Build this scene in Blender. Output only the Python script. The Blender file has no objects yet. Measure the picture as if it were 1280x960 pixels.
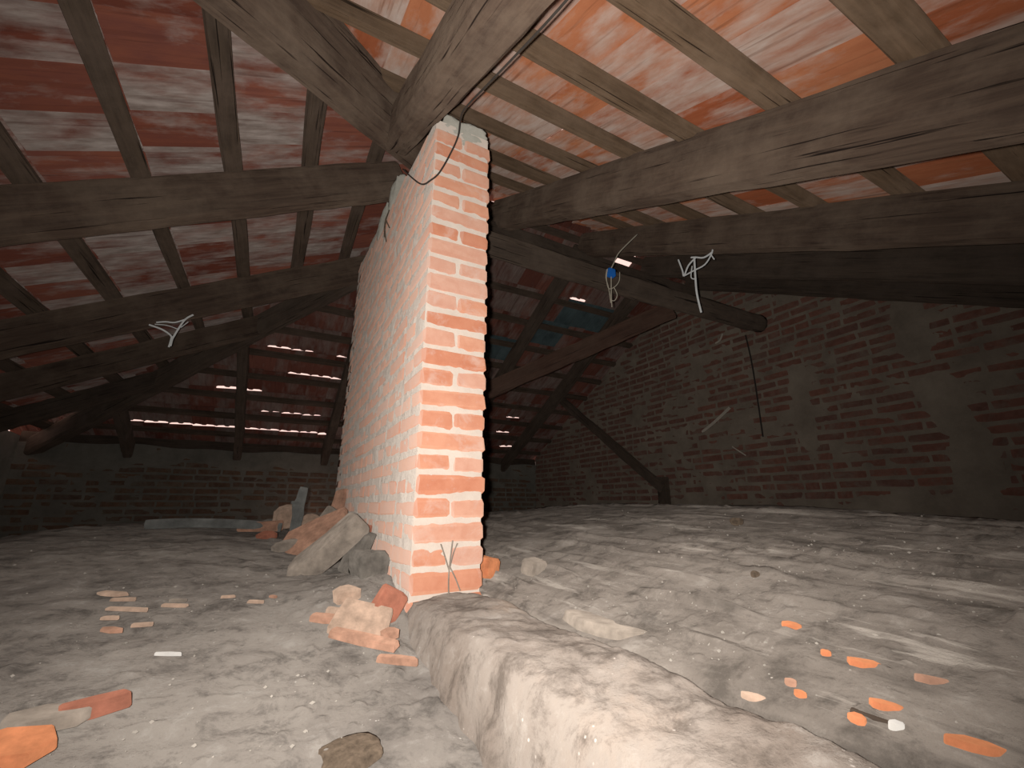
import bpy, bmesh, math, random
import numpy as np
from mathutils import Vector, Matrix

# ------------------------------------------------------------------ camera, world, light
SC = bpy.context.scene
COL = SC.collection
PITCH = math.radians(15.52)
YAW = math.radians(28.6)
cam_d = bpy.data.cameras.new('camera')
cam_d.sensor_width = 36.0
cam_d.lens = 36.0 * 540.0 / 1280.0
cam_d.clip_start = 0.02
cam = bpy.data.objects.new('camera', cam_d)
COL.objects.link(cam)
cam.location = (0, 0, 0)
cam.rotation_euler = (math.pi / 2 + PITCH, 0, -YAW)
SC.camera = cam

W = bpy.data.worlds.new('sky')
SC.world = W
W.use_nodes = True
bg = W.node_tree.nodes['Background']
bg.inputs[0].default_value = (1.0, 0.68, 0.60, 1)
bg.inputs[1].default_value = 1.2

# the phone's own flash, a few centimetres beside the lens
fl = bpy.data.lights.new('phone_flash', 'SPOT')
fl.energy = 128
fl.color = (1.0, 0.945, 0.90)
fl.spot_size = math.radians(146)
fl.spot_blend = 1.0
fl.shadow_soft_size = 0.012
flo = bpy.data.objects.new('phone_flash', fl)
COL.objects.link(flo)
flo.location = (-0.035, 0.02, 0.012)
flo.rotation_euler = (math.pi / 2 + PITCH + math.radians(4), 0, -YAW + math.radians(3))

SC.view_settings.view_transform = 'Standard'
SC.view_settings.look = 'None'
SC.view_settings.exposure = 0.0
SC.view_settings.gamma = 1.0
SC.view_settings.use_curve_mapping = False

# ------------------------------------------------------------------ helpers
def tag(o, label=None, cat=None, group=None, kind=None):
    if label: o['label'] = label
    if cat: o['category'] = cat
    if group: o['group'] = group
    if kind: o['kind'] = kind
    return o

def link(name, me, mat=None, parent=None, mw=None):
    o = bpy.data.objects.new(name, me)
    COL.objects.link(o)
    if mat is not None and me is not None and not me.materials:
        me.materials.append(mat)
    if parent is not None:
        o.parent = parent
    if mw is not None:
        o.matrix_world = mw
        o.matrix_basis = mw if parent is None else (parent.matrix_world.inverted() @ mw)
    return o

def mesh(name, vs, fs, smooth=False):
    me = bpy.data.meshes.new(name)
    me.from_pydata([tuple(map(float, v)) for v in vs], [], fs)
    me.update()
    if smooth:
        me.polygons.foreach_set('use_smooth', [True] * len(me.polygons))
    return me

def hash2(ix, iy, seed):
    n = (ix.astype(np.int64) * 374761393 + iy.astype(np.int64) * 668265263 + seed * 1442695041) & 0x7fffffff
    n = ((n ^ (n >> 13)) * 1274126177) & 0x7fffffff
    n = n ^ (n >> 16)
    return (n & 0xffff) / 65535.0

def vnoise(x, y, seed=0):
    ix = np.floor(x); iy = np.floor(y)
    fx = x - ix; fy = y - iy
    fx = fx * fx * (3 - 2 * fx); fy = fy * fy * (3 - 2 * fy)
    a = hash2(ix, iy, seed); b = hash2(ix + 1, iy, seed)
    c = hash2(ix, iy + 1, seed); d = hash2(ix + 1, iy + 1, seed)
    return (a + (b - a) * fx) * (1 - fy) + (c + (d - c) * fx) * fy

def fbm(x, y, seed=0, octs=4):
    x = np.asarray(x, float); y = np.asarray(y, float)
    s = 0; a = 0.5; t = 0
    for i in range(octs):
        s = s + a * vnoise(x, y, seed + i * 17); t += a
        x = x * 2.03 + 3.1; y = y * 2.03 + 7.7; a *= 0.5
    return s / t - 0.5          # about -0.5 .. 0.5

def grid_mesh(name, P, smooth=True):
    """P: array (n, m, 3)"""
    n, m = P.shape[:2]
    me = bpy.data.meshes.new(name)
    idx = np.arange(n * m).reshape(n, m)
    q = np.stack([idx[:-1, :-1], idx[1:, :-1], idx[1:, 1:], idx[:-1, 1:]], -1).reshape(-1, 4)
    me.vertices.add(n * m); me.vertices.foreach_set('co', P.reshape(-1).astype(np.float32))
    me.loops.add(q.size); me.loops.foreach_set('vertex_index', q.reshape(-1).astype(np.int32))
    me.polygons.add(len(q))
    me.polygons.foreach_set('loop_start', np.arange(0, q.size, 4, dtype=np.int32))
    me.polygons.foreach_set('use_smooth', np.full(len(q), smooth))
    me.update(calc_edges=True)
    return me

# ------------------------------------------------------------------ materials
class Mat:
    def __init__(s, name, rough=0.9, spec=0.15):
        s.m = bpy.data.materials.new(name); s.m.use_nodes = True
        s.t = s.m.node_tree; s.n = s.t.nodes
        s.b = s.n['Principled BSDF']
        s.b.inputs['Roughness'].default_value = rough
        s.b.inputs['Specular IOR Level'].default_value = spec
        s.b.inputs['Diffuse Roughness'].default_value = 1.0
        s.tc = s.n.new('ShaderNodeTexCoord'); s.oi = s.n.new('ShaderNodeObjectInfo')
    def l(s, a, b): s.t.links.new(a, b)
    def coords(s, scale=(1, 1, 1), rand=False, world=False):
        if world:
            src = s.n.new('ShaderNodeNewGeometry').outputs['Position']
        else:
            src = s.tc.outputs['Object']
        mp = s.n.new('ShaderNodeMapping'); mp.inputs['Scale'].default_value = scale
        s.l(src, mp.inputs['Vector'])
        if rand:
            mu = s.n.new('ShaderNodeMath'); mu.operation = 'MULTIPLY'; mu.inputs[1].default_value = 57.0
            s.l(s.oi.outputs['Random'], mu.inputs[0])
            cb = s.n.new('ShaderNodeCombineXYZ')
            for i in range(3): s.l(mu.outputs[0], cb.inputs[i])
            s.l(cb.outputs[0], mp.inputs['Location'])
        return mp.outputs[0]
    def noise(s, vec, scale=5, detail=5, rough=0.6, dist=0.0):
        n = s.n.new('ShaderNodeTexNoise')
        n.inputs['Scale'].default_value = scale; n.inputs['Detail'].default_value = detail
        n.inputs['Roughness'].default_value = rough; n.inputs['Distortion'].default_value = dist
        s.l(vec, n.inputs['Vector'])
        return n.outputs['Fac']
    def voronoi(s, vec, scale=20):
        n = s.n.new('ShaderNodeTexVoronoi'); n.inputs['Scale'].default_value = scale
        s.l(vec, n.inputs['Vector']); return n.outputs['Distance']
    def ramp(s, fac, stops):
        r = s.n.new('ShaderNodeValToRGB'); e = r.color_ramp.elements
        while len(e) < len(stops): e.new(0.5)
        for i, (p, c) in enumerate(stops):
            e[i].position = p
            e[i].color = (c[0], c[1], c[2], 1) if isinstance(c, (tuple, list)) else (c, c, c, 1)
        s.l(fac, r.inputs[0]); return r.outputs[0]
    def mix(s, fac, a, b, mode='MIX'):
        m = s.n.new('ShaderNodeMix'); m.data_type = 'RGBA'; m.blend_type = mode
        for v, i in ((fac, 0), (a, 6), (b, 7)):
            if isinstance(v, (int, float)): m.inputs[i].default_value = v
            elif isinstance(v, tuple): m.inputs[i].default_value = (*v, 1)
            else: s.l(v, m.inputs[i])
        return m.outputs[2]
    def math(s, op, a, b=0.0):
        m = s.n.new('ShaderNodeMath'); m.operation = op
        for v, i in ((a, 0), (b, 1)):
            if isinstance(v, (int, float)): m.inputs[i].default_value = v
            else: s.l(v, m.inputs[i])
        return m.outputs[0]
    def done(s, col, bump=None, strength=0.4, dist=0.01):
        s.l(col, s.b.inputs['Base Color'])
        if bump is not None:
            b = s.n.new('ShaderNodeBump'); b.inputs['Strength'].default_value = strength
            b.inputs['Distance'].default_value = dist
            s.l(bump, b.inputs['Height']); s.l(b.outputs[0], s.b.inputs['Normal'])
        return s.m

def mat_brick(name, c1, c2, c3, dust, dust_amt, side=0.0):
    k = Mat(name)
    v = k.coords((1, 1, 1), rand=True)
    base = k.ramp(k.oi.outputs['Random'], [(0.0, c1), (0.5, c2), (1.0, c3)])
    n1 = k.noise(v, 14, 6, 0.65)
    base = k.mix(k.ramp(n1, [(0.40, 0.0), (0.62, 0.6)]), base, k.mix(0.5, base, c3, 'MULTIPLY'))
    n2 = k.noise(v, 7, 8, 0.75, 0.5)
    f = k.ramp(n2, [(0.62 - dust_amt * 0.35, 0.0), (0.78 - dust_amt * 0.2, 0.9)])
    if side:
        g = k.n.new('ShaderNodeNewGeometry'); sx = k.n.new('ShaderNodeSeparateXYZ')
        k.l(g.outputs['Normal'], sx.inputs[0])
        sm = k.math('MULTIPLY', k.math('MAXIMUM', k.math('MULTIPLY', sx.outputs[0], -1.0), 0.0), side)  # mortar smear on left faces, painted paler to make up for grazing flash
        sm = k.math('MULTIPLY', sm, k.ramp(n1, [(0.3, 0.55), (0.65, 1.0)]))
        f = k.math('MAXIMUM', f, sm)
    col = k.mix(f, base, dust)
    fine = k.noise(v, 60, 4, 0.7)
    return k.done(col, k.math('ADD', n1, k.math('MULTIPLY', fine, 0.5)), 0.5, 0.008)

def mat_mortar(name, c1, c2, scale=8):
    k = Mat(name)
    v = k.coords(world=True)
    n = k.noise(v, scale, 8, 0.7); f = k.noise(v, 90, 4, 0.7)
    col = k.ramp(n, [(0.3, c1), (0.7, c2)])
    return k.done(col, k.math('ADD', n, k.math('MULTIPLY', f, 0.6)), 0.6, 0.012)

def mat_wood(name, c1, c2, dustc):
    k = Mat(name, 0.85, 0.2)
    v = k.coords((1.3, 16, 16), rand=True)
    n = k.noise(v, 2.2, 7, 0.65, 0.6)
    col = k.ramp(n, [(0.25, c1), (0.75, c2)])
    v2 = k.coords((1, 1, 1), rand=True)
    d = k.noise(v2, 3.2, 6, 0.7)
    col = k.mix(k.ramp(d, [(0.42, 0.0), (0.75, 0.75)]), col, dustc)
    crack = k.noise(k.coords((0.7, 30, 30), rand=True), 2.5, 3, 0.5)
    cf = k.ramp(crack, [(0.30, 1.0), (0.36, 0.0)])
    col = k.mix(cf, col, tuple(x * 0.35 for x in c1))
    h = k.math('SUBTRACT', n, k.math('MULTIPLY', cf, 0.8))
    return k.done(col, h, 0.55, 0.012)

def mat_tile(name, a, b, lime, lime2, amt):
    k = Mat(name, 0.9, 0.1)
    v = k.coords((9, 3.0, 9), rand=True)
    n = k.noise(v, 1.5, 7, 0.65, 0.2)
    base = k.mix(k.ramp(n, [(0.3, 0.0), (0.7, 1.0)]), a, b)
    base = k.mix(k.ramp(k.oi.outputs['Random'], [(0.0, 0.0), (1.0, 0.55)]), base, k.mix(1.0, base, a, 'MULTIPLY'))
    v2 = k.coords((6.5, 2.6, 6.5), rand=True)
    n2 = k.noise(v2, 1.1, 7, 0.62, 0.15)
    r3 = k.math('MULTIPLY', k.math('SUBTRACT', k.math('FRACT', k.math('MULTIPLY', k.oi.outputs['Random'], 13.7)), 0.5), 0.26)
    n2 = k.math('ADD', n2, r3)
    f = k.ramp(n2, [(0.47 - amt, 0.0), (0.60 - amt, 0.55), (0.74 - amt, 0.92)])
    lc = k.ramp(k.noise(k.coords((22, 5, 22), rand=True), 1.5, 5, 0.6), [(0.3, lime2), (0.68, lime)])
    col = k.mix(f, base, lc)
    st = k.noise(k.coords((40, 2, 40), rand=True), 1.2, 3, 0.5)
    col = k.mix(k.ramp(st, [(0.25, 0.6), (0.42, 0.0)]), col, tuple(x * 0.4 for x in a))
    return k.done(col, k.math('ADD', n, k.math('MULTIPLY', n2, 0.8)), 0.35, 0.01)

def mat_ground(name, c1, c2, c3, speck, streak=None):
    k = Mat(name, 0.95, 0.08)
    v = k.coords(world=True)
    n = k.noise(v, 1.6, 9, 0.68, 0.4)
    col = k.ramp(n, [(0.36, c1), (0.5, c2), (0.62, c3)])
    m = k.noise(v, 9, 8, 0.75, 0.3)
    col = k.mix(k.ramp(m, [(0.36, 0.85), (0.50, 0.0)]), col, tuple(x * 0.52 for x in c1))
    col = k.mix(k.ramp(m, [(0.55, 0.0), (0.66, 0.6)]), col, speck)
    if streak:
        sn = k.noise(k.coords((10, 1.5, 10), world=True), 1.4, 6, 0.6, 0.3)
        gate2 = k.noise(v, 2.2, 3, 0.5)
        sf = k.math('MULTIPLY', k.ramp(sn, [(0.56, 0.0), (0.63, 0.9)]), k.ramp(gate2, [(0.42, 0.15), (0.58, 1.0)]))
        col = k.mix(sf, col, streak)
        col = k.mix(k.ramp(sn, [(0.34, 0.65), (0.44, 0.0)]), col, tuple(x * 0.6 for x in c1))
    vo = k.voronoi(v, 55)
    gate = k.noise(v, 13, 2, 0.5)
    sp = k.math('MULTIPLY', k.ramp(vo, [(0.10, 1.0), (0.16, 0.0)]), k.ramp(gate, [(0.62, 0.0), (0.68, 0.8)]))
    col = k.mix(sp, col, tuple(min(1, x * 1.5) for x in speck))
    f = k.noise(v, 60, 5, 0.75)
    return k.done(col, k.math('ADD', m, k.math('MULTIPLY', f, 0.7)), 0.6, 0.012)

def mat_plain(name, c, rough=0.7, var=0.25, scale=12, spec=0.2):
    k = Mat(name, rough, spec)
    v = k.coords(rand=True)
    n = k.noise(v, scale, 6, 0.65)
    col = k.mix(k.ramp(n, [(0.3, 0.0), (0.7, 1.0)]), tuple(x * (1 - var) for x in c), tuple(min(1, x * (1 + var)) for x in c))
    return k.done(col, n, 0.35, 0.006)

M = {}
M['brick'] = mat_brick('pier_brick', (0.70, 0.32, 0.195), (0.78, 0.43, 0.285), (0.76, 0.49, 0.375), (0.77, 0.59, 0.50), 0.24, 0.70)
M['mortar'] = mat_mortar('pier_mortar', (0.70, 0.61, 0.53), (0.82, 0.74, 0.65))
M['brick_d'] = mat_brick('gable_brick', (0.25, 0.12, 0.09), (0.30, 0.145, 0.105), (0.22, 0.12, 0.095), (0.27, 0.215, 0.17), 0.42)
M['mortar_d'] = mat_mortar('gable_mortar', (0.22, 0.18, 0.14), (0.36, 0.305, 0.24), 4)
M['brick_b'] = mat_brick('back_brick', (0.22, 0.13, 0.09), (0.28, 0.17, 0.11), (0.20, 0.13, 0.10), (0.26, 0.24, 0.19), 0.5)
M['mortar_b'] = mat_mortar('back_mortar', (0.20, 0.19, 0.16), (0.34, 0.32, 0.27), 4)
M['wood'] = mat_wood('old_timber', (0.065, 0.043, 0.033), (0.165, 0.115, 0.082), (0.25, 0.188, 0.138))
M['wood_d'] = mat_wood('dark_timber', (0.06, 0.045, 0.035), (0.13, 0.095, 0.07), (0.17, 0.13, 0.10))
M['batten'] = mat_wood('batten_timber', (0.10, 0.065, 0.04), (0.24, 0.16, 0.10), (0.29, 0.205, 0.14))
M['batten_d'] = mat_wood('dark_batten_timber', (0.055, 0.04, 0.03), (0.14, 0.10, 0.07), (0.18, 0.13, 0.10))
M['wood_r'] = mat_wood('red_brown_timber', (0.07, 0.04, 0.03), (0.15, 0.085, 0.06), (0.17, 0.11, 0.08))
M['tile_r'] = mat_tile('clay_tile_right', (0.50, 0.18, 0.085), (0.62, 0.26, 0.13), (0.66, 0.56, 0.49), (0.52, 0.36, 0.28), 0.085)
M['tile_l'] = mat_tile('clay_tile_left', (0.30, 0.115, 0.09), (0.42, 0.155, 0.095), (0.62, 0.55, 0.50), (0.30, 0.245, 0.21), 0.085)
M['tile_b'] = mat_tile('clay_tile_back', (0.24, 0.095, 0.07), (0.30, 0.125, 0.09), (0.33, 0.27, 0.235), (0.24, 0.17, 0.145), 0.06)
M['tile_teal'] = mat_plain('blue_grey_tile', (0.10, 0.14, 0.145), 0.7, 0.3, 6)
M['floor_l'] = mat_ground('dusty_screed', (0.24, 0.215, 0.19), (0.32, 0.288, 0.253), (0.37, 0.335, 0.295), (0.46, 0.43, 0.39))
M['floor_r'] = mat_ground('dusty_vault', (0.215, 0.187, 0.16), (0.285, 0.25, 0.215), (0.325, 0.285, 0.245), (0.42, 0.38, 0.335), (0.52, 0.47, 0.41))
M['ledge'] = mat_ground('lime_plaster', (0.25, 0.205, 0.17), (0.33, 0.285, 0.245), (0.36, 0.29, 0.235), (0.44, 0.395, 0.35))
M['terracotta'] = mat_plain('terracotta', (0.50, 0.29, 0.20), 0.9, 0.35, 20)
M['orange'] = mat_plain('fresh_orange_clay', (0.66, 0.26, 0.12), 0.9, 0.25, 25)
M['pale_clay'] = mat_plain('pale_clay', (0.55, 0.40, 0.30), 0.9, 0.3, 25)
M['stone'] = mat_plain('dusty_stone', (0.34, 0.29, 0.24), 0.95, 0.35, 18)
M['slate'] = mat_plain('dark_slab', (0.20, 0.18, 0.155), 0.95, 0.4, 22)
M['redclay'] = mat_plain('dull_red_clay', (0.42, 0.17, 0.11), 0.9, 0.3, 18)
M['metal'] = mat_plain('grey_pipe', (0.22, 0.225, 0.21), 0.7, 0.45, 9, 0.3)
M['dung'] = mat_plain('dark_mud', (0.14, 0.105, 0.075), 0.95, 0.45, 60)
M['white'] = mat_plain('white_plaster', (0.72, 0.70, 0.66), 0.9, 0.1, 30)
M['web'] = mat_plain('cobweb', (0.85, 0.87, 0.86), 0.8, 0.05, 20)
M['webd'] = mat_plain('dusty_thread', (0.55, 0.50, 0.42), 0.9, 0.1, 20)
M['cable'] = mat_plain('black_cable', (0.05, 0.042, 0.036), 0.7, 0.2, 20)
M['blue'] = mat_plain('blue_plastic', (0.02, 0.16, 0.55), 0.45, 0.15, 20, 0.4)
M['wire'] = mat_plain('cream_wire', (0.55, 0.50, 0.40), 0.6, 0.1, 20)
M['cap'] = mat_mortar('cap_mortar', (0.46, 0.45, 0.38), (0.62, 0.60, 0.53), 14)
M['crumb'] = mat_plain('plaster_crumb', (0.42, 0.385, 0.335), 0.95, 0.4, 3)

# ------------------------------------------------------------------ roof frame of reference
S = 0.52
SL = math.sqrt(1 + S * S)
def zR(Y): return 0.94 + S * Y            # rafter centre height, slope above the camera
def zL(X): return 1.806 + S * X           # hip end on the left
def zB(Y): return 2.50 - S * (Y - 3.0)    # far slope
TILE = 0.215                              # tile bed above rafter centre
X0, X1, Y0, Y1 = -2.45, 4.1, -1.25, 6.65  # inner wall faces

# ------------------------------------------------------------------ floors
def hL(X, Y):
    a = np.where(X > -0.9, 0.05, 0.42)
    z = -0.135 - 0.026 * (Y - 4) ** 2 * np.where(Y < 4, 1.0, 2.2) - a * (X + 0.9) ** 2
    z = z + 0.085 * np.exp(-((X - 0.36) ** 2 + (Y - 1.75) ** 2 * 0.6) / 0.05)
    return np.maximum(z, -0.75)
def hR(X, Y):
    t = np.clip((X - 0.7) / 3.4, 0, 1)
    return -0.31 + np.maximum(0.30 - 0.018 * (Y - 2.3) ** 2, 0.02) * np.sin(np.pi * t) ** 0.85

def spread(a, b, n, c, p=1.8):
    """samples between a and b, denser around c"""
    t = np.linspace(-1, 1, n); s = np.sign(t) * np.abs(t) ** p
    return np.where(s < 0, c + s * (c - a), c + s * (b - c))

xs = spread(X0 - 0.1, 0.47, 240, 0.15, 1.5); ys = spread(Y0 - 0.1, Y1 + 0.1, 420, 1.2, 1.7)
GX, GY = np.meshgrid(xs, ys, indexing='ij')
Z = hL(GX, GY)
Z += 0.035 * fbm(GX * 1.7, GY * 1.7, 3, 4) + 0.013 * fbm(GX * 9, GY * 9, 8, 4)
cl = fbm(GX * 6, GY * 6, 21, 3)
Z += 0.008 * np.clip(cl - 0.05, 0, 1) * 2 + 0.010 * np.clip(fbm(GX * 26, GY * 26, 31, 2) - 0.12, 0, 1) * 3
# loose soil banked up in the gutter beside the wall
Z += 0.03 * np.exp(-((GX - 0.42) / 0.10) ** 2) * (0.5 + fbm(GX * 12, GY * 12, 5, 3)) * (GY < 4)
FL = link('floor_left', grid_mesh('floor_left', np.stack([GX, GY, Z], -1)), M['floor_l'])
tag(FL, 'dusty grey vaulted floor of dried screed left of the brick pier', 'floor', kind='structure')

xs = spread(0.70, X1 + 0.1, 300, 0.95, 1.5); ys = spread(Y0 - 0.1, Y1 + 0.1, 420, 0.7, 1.7)
GX, GY = np.meshgrid(xs, ys, indexing='ij')
edge = 0.018 * fbm(GY[0] * 3.5, GY[0] * 0 + 2.5, 44, 3)
GX = GX + edge[None, :] * np.exp(-(GX - 0.70) / 0.08)
Z = hR(GX, GY) + 0.025 * fbm(GX * 1.8, GY * 1.4, 13, 4) + 0.009 * fbm(GX * 14, GY * 10, 18, 4)
# courses of the vault show through the dust as broken ridges along its length
ph = GX / 0.125 + 0.35 * fbm(GX * 2, GY * 1.1, 77, 3)
rid = np.clip(1 - np.abs((ph % 1.0) - 0.5) / 0.16, 0, 1)
Z += 0.019 * rid * np.clip(fbm(GX * 5.5, GY * 2.6, 91, 3) * 4 + 0.15, 0, 1)
Z += 0.010 * np.clip(fbm(GX * 26, GY * 26, 33, 2) - 0.14, 0, 1) * 3
Z[0, :] -= 0.10; Z[1, :] -= 0.02
FR = link('floor_right', grid_mesh('floor_right', np.stack([GX, GY, Z], -1)), M['floor_r'])
tag(FR, 'rough grey domed floor right of the pier with broken mortar ridges', 'floor', kind='structure')

# low plastered ledge running from under the camera to the pier
prof = [(0.30, -0.80), (0.36, -0.62), (0.395, -0.50), (0.415, -0.40), (0.432, -0.335), (0.452, -0.305),
        (0.49, -0.295), (0.56, -0.290), (0.63, -0.291), (0.675, -0.296), (0.694, -0.31), (0.698, -0.36), (0.698, -0.5)]
pp = np.array(prof); tt = np.linspace(0, len(pp) - 1, 90)
px = np.interp(tt, np.arange(len(pp)), pp[:, 0]); pz = np.interp(tt, np.arange(len(pp)), pp[:, 1])
yl = np.linspace(Y0 - 0.1, 1.60, 330)
PX, PY = np.meshgrid(px, yl, indexing='ij'); PZ = np.repeat(pz[:, None], len(yl), 1)
side = np.clip((0.46 - PX) / 0.06, 0, 1); rs = np.clip((PX - 0.66) / 0.03, 0, 1)
PX = PX + side * (0.06 * fbm(PZ * 5, PY * 4.5, 4, 4) + 0.02 * fbm(PZ * 9, PY * 26, 5, 3)) + rs * 0.018 * fbm(PY * 3.5, PY * 0 + 2.5, 44, 3)
PZ = PZ + (1 - side) * (0.035 * fbm(PX * 6, PY * 4, 9, 4) + 0.012 * fbm(PX * 30, PY * 30, 10, 3))
LG = link('wall_low', grid_mesh('wall_low', np.stack([PX, PY, PZ], -1)[:, ::-1]), M['ledge'])
tag(LG, 'low lumpy plastered ledge leading up to the foot of the brick pier', 'wall', kind='structure')

# ------------------------------------------------------------------ bricks
def brick_mesh(name, dx, dy, dz, seed, mat, jit=0.0030, bev=0.0075):
    rnd = random.Random(seed)
    bm = bmesh.new()
    bmesh.ops.create_cube(bm, size=1.0)
    for v in bm.verts: v.co = Vector((v.co.x * dx, v.co.y * dy, v.co.z * dz))
    bmesh.ops.bevel(bm, geom=list(bm.edges), offset=bev, segments=1, affect='EDGES', profile=0.6)
    for v in bm.verts:
        v.co += Vector((rnd.uniform(-jit, jit), rnd.uniform(-jit, jit), rnd.uniform(-jit, jit)))
    me = bpy.data.meshes.new(name); bm.to_mesh(me); bm.free()
    me.materials.append(mat)
    return me

def join_boxes(name, items, mat, parent):
    """many bricks joined in one mesh: items = (mesh, matrix)"""
    vs = []; fs = []; n = 0
    for me, mw in items:
        for v in me.vertices: vs.append(mw @ v.co)
        for p in me.polygons: fs.append([i + n for i in p.vertices])
        n += len(me.vertices)
    me = mesh(name, vs, fs, True)
    o = link(name, me, mat, parent)
    o['kind'] = 'stuff'
    return o

rnd = random.Random(7)
# --- pier wall
CX0, CX1, WY0, WY1 = 0.435, 0.700, 1.49, 3.60
CH = 0.0790
def wall_top(Y): return 1.64 + 0.165 * (Y - 1.5)
# mortar core: a lumpy box made of grids
def core_face(o, u, v, nrm, nu, nv, amp, seed):
    U, V = np.meshgrid(np.linspace(0, 1, nu), np.linspace(0, 1, nv), indexing='ij')
    o, u, v, nrm = map(np.array, (o, u, v, nrm))
    P = o + U[..., None] * u + V[..., None] * v
    lu, lv = np.linalg.norm(u), np.linalg.norm(v)
    d = amp * (fbm(U * lu * 16, V * lv * 16, seed, 3) + 0.6 * fbm(U * lu * 50, V * lv * 50, seed + 5, 2))
    edge = np.minimum(np.minimum(U, 1 - U) * 20, 1) * np.minimum(np.minimum(V, 1 - V) * 20, 1)
    return P + (d * edge)[..., None] * nrm
ins = 0.011
zb, zt = -0.45, 1.66
a0, a1, b0, b1 = CX0 + 0.0038, CX1 - ins, WY0 + ins, WY1 - ins
faces = [core_face((a1, b0, zb), (a0 - a1, 0, 0), (0, 0, wall_top(b0) - zb), (0, -1, 0), 50, 300, 0.011, 1),
         core_face((a0, b0, zb), (0, b1 - b0, 0), (0, 0, wall_top(b0) - zb), (-1, 0, 0), 260, 300, 0.006, 2),
         core_face((a1, b1, zb), (0, b0 - b1, 0), (0, 0, wall_top(b0) - zb), (1, 0, 0), 80, 80, 0.012, 3),
         core_face((a0, b1, zb), (a1 - a0, 0, 0), (0, 0, wall_top(b0) - zb), (0, 1, 0), 20, 80, 0.012, 4),
         core_face((a0, b0, wall_top(b0)), (a1 - a0, 0, 0), (0, b1 - b0, 0), (0, 0, 1), 20, 80, 0.02, 5)]
vs = []; fs = []; n = 0
for P in faces:
    P = P.copy()
    fr = np.clip((P[..., 2] - zb) / (wall_top(b0) - zb), 0, 1.05)          # shear the top up to the sloping wall head
    P[..., 2] += fr ** 6 * (wall_top(P[..., 1]) - wall_top(b0))
    # the head of the wall
    h, w = P.shape[:2]
    vs += P.reshape(-1, 3).tolist()
    for i in range(h - 1):
        for j in range(w - 1):
            k = n + i * w + j
            fs.append([k, k + w, k + w + 1, k + 1])
    n += h * w
PW = link('wall_partition', mesh('wall_partition', vs, fs, True), M['mortar'])
tag(PW, 'freestanding orange brick pier wall with thick pale mortar joints', 'wall', kind='structure')

head = [brick_mesh('brick_header', 0.262, 0.122, 0.0655, i, M['brick'], 0.0035, 0.011) for i in range(4)]
stre = [brick_mesh('brick_stretcher', 0.1285, 0.252, 0.0655, 10 + i, M['brick'], 0.0035, 0.011) for i in range(4)]
cand = []
nc = int((2.05 - zb) / CH)
for c in range(nc):
    z = zb + (c + 0.5) * CH
    if c % 2 == 0:
        nn = 16; sp = (WY1 - WY0) / nn
        for i in range(nn):
            y = WY0 + (i + 0.5) * sp + (rnd.uniform(-0.006, 0.006) if i else rnd.uniform(-0.007, 0.002))
            if z + 0.03 > wall_top(y) + 0.015: continue
            cand.append((0 if z > -0.36 else 9, rnd.choice(head), Vector(((CX0 + CX1) / 2 + rnd.uniform(-.0018, .0018), y + (0.001 if i else 0), z + rnd.uniform(-.003, .003))), y))
    else:
        nn = 8; sp = (WY1 - WY0) / nn
        for wy, sx in enumerate((CX0 + 0.0645, CX1 - 0.0645)):
            for i in range(nn):
                y = WY0 + (i + 0.5) * sp + (rnd.uniform(-0.008, 0.008) if i else rnd.uniform(-0.007, 0.002))
                if z + 0.03 > wall_top(y) + 0.015: continue
                vis = 0 if (wy == 0 or i == 0) else 5
                cand.append((vis if z > -0.36 else 9, rnd.choice(stre), Vector((sx + rnd.uniform(-.0018, .0018), y, z + rnd.uniform(-.003, .003))), y))
cand.sort(key=lambda t: (t[0], t[3]))
rest = []
for i, (vis, me, loc, y) in enumerate(cand):
    R = Matrix.Rotation(rnd.uniform(-0.018, 0.018), 4, 'X') @ Matrix.Rotation(rnd.uniform(-0.018, 0.018), 4, 'Z') @ Matrix.Rotation(rnd.uniform(-0.015, 0.015), 4, 'Y')
    mw = Matrix.Translation(loc) @ R
    if rnd.random() < 0.5: mw = mw @ Matrix.Rotation(math.pi, 4, 'Z')
    if i < 300: link('brick', me, None, PW, mw)
    else: rest.append((me, mw))
if rest: join_boxes('far_bricks', rest, M['brick'], PW)

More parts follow.
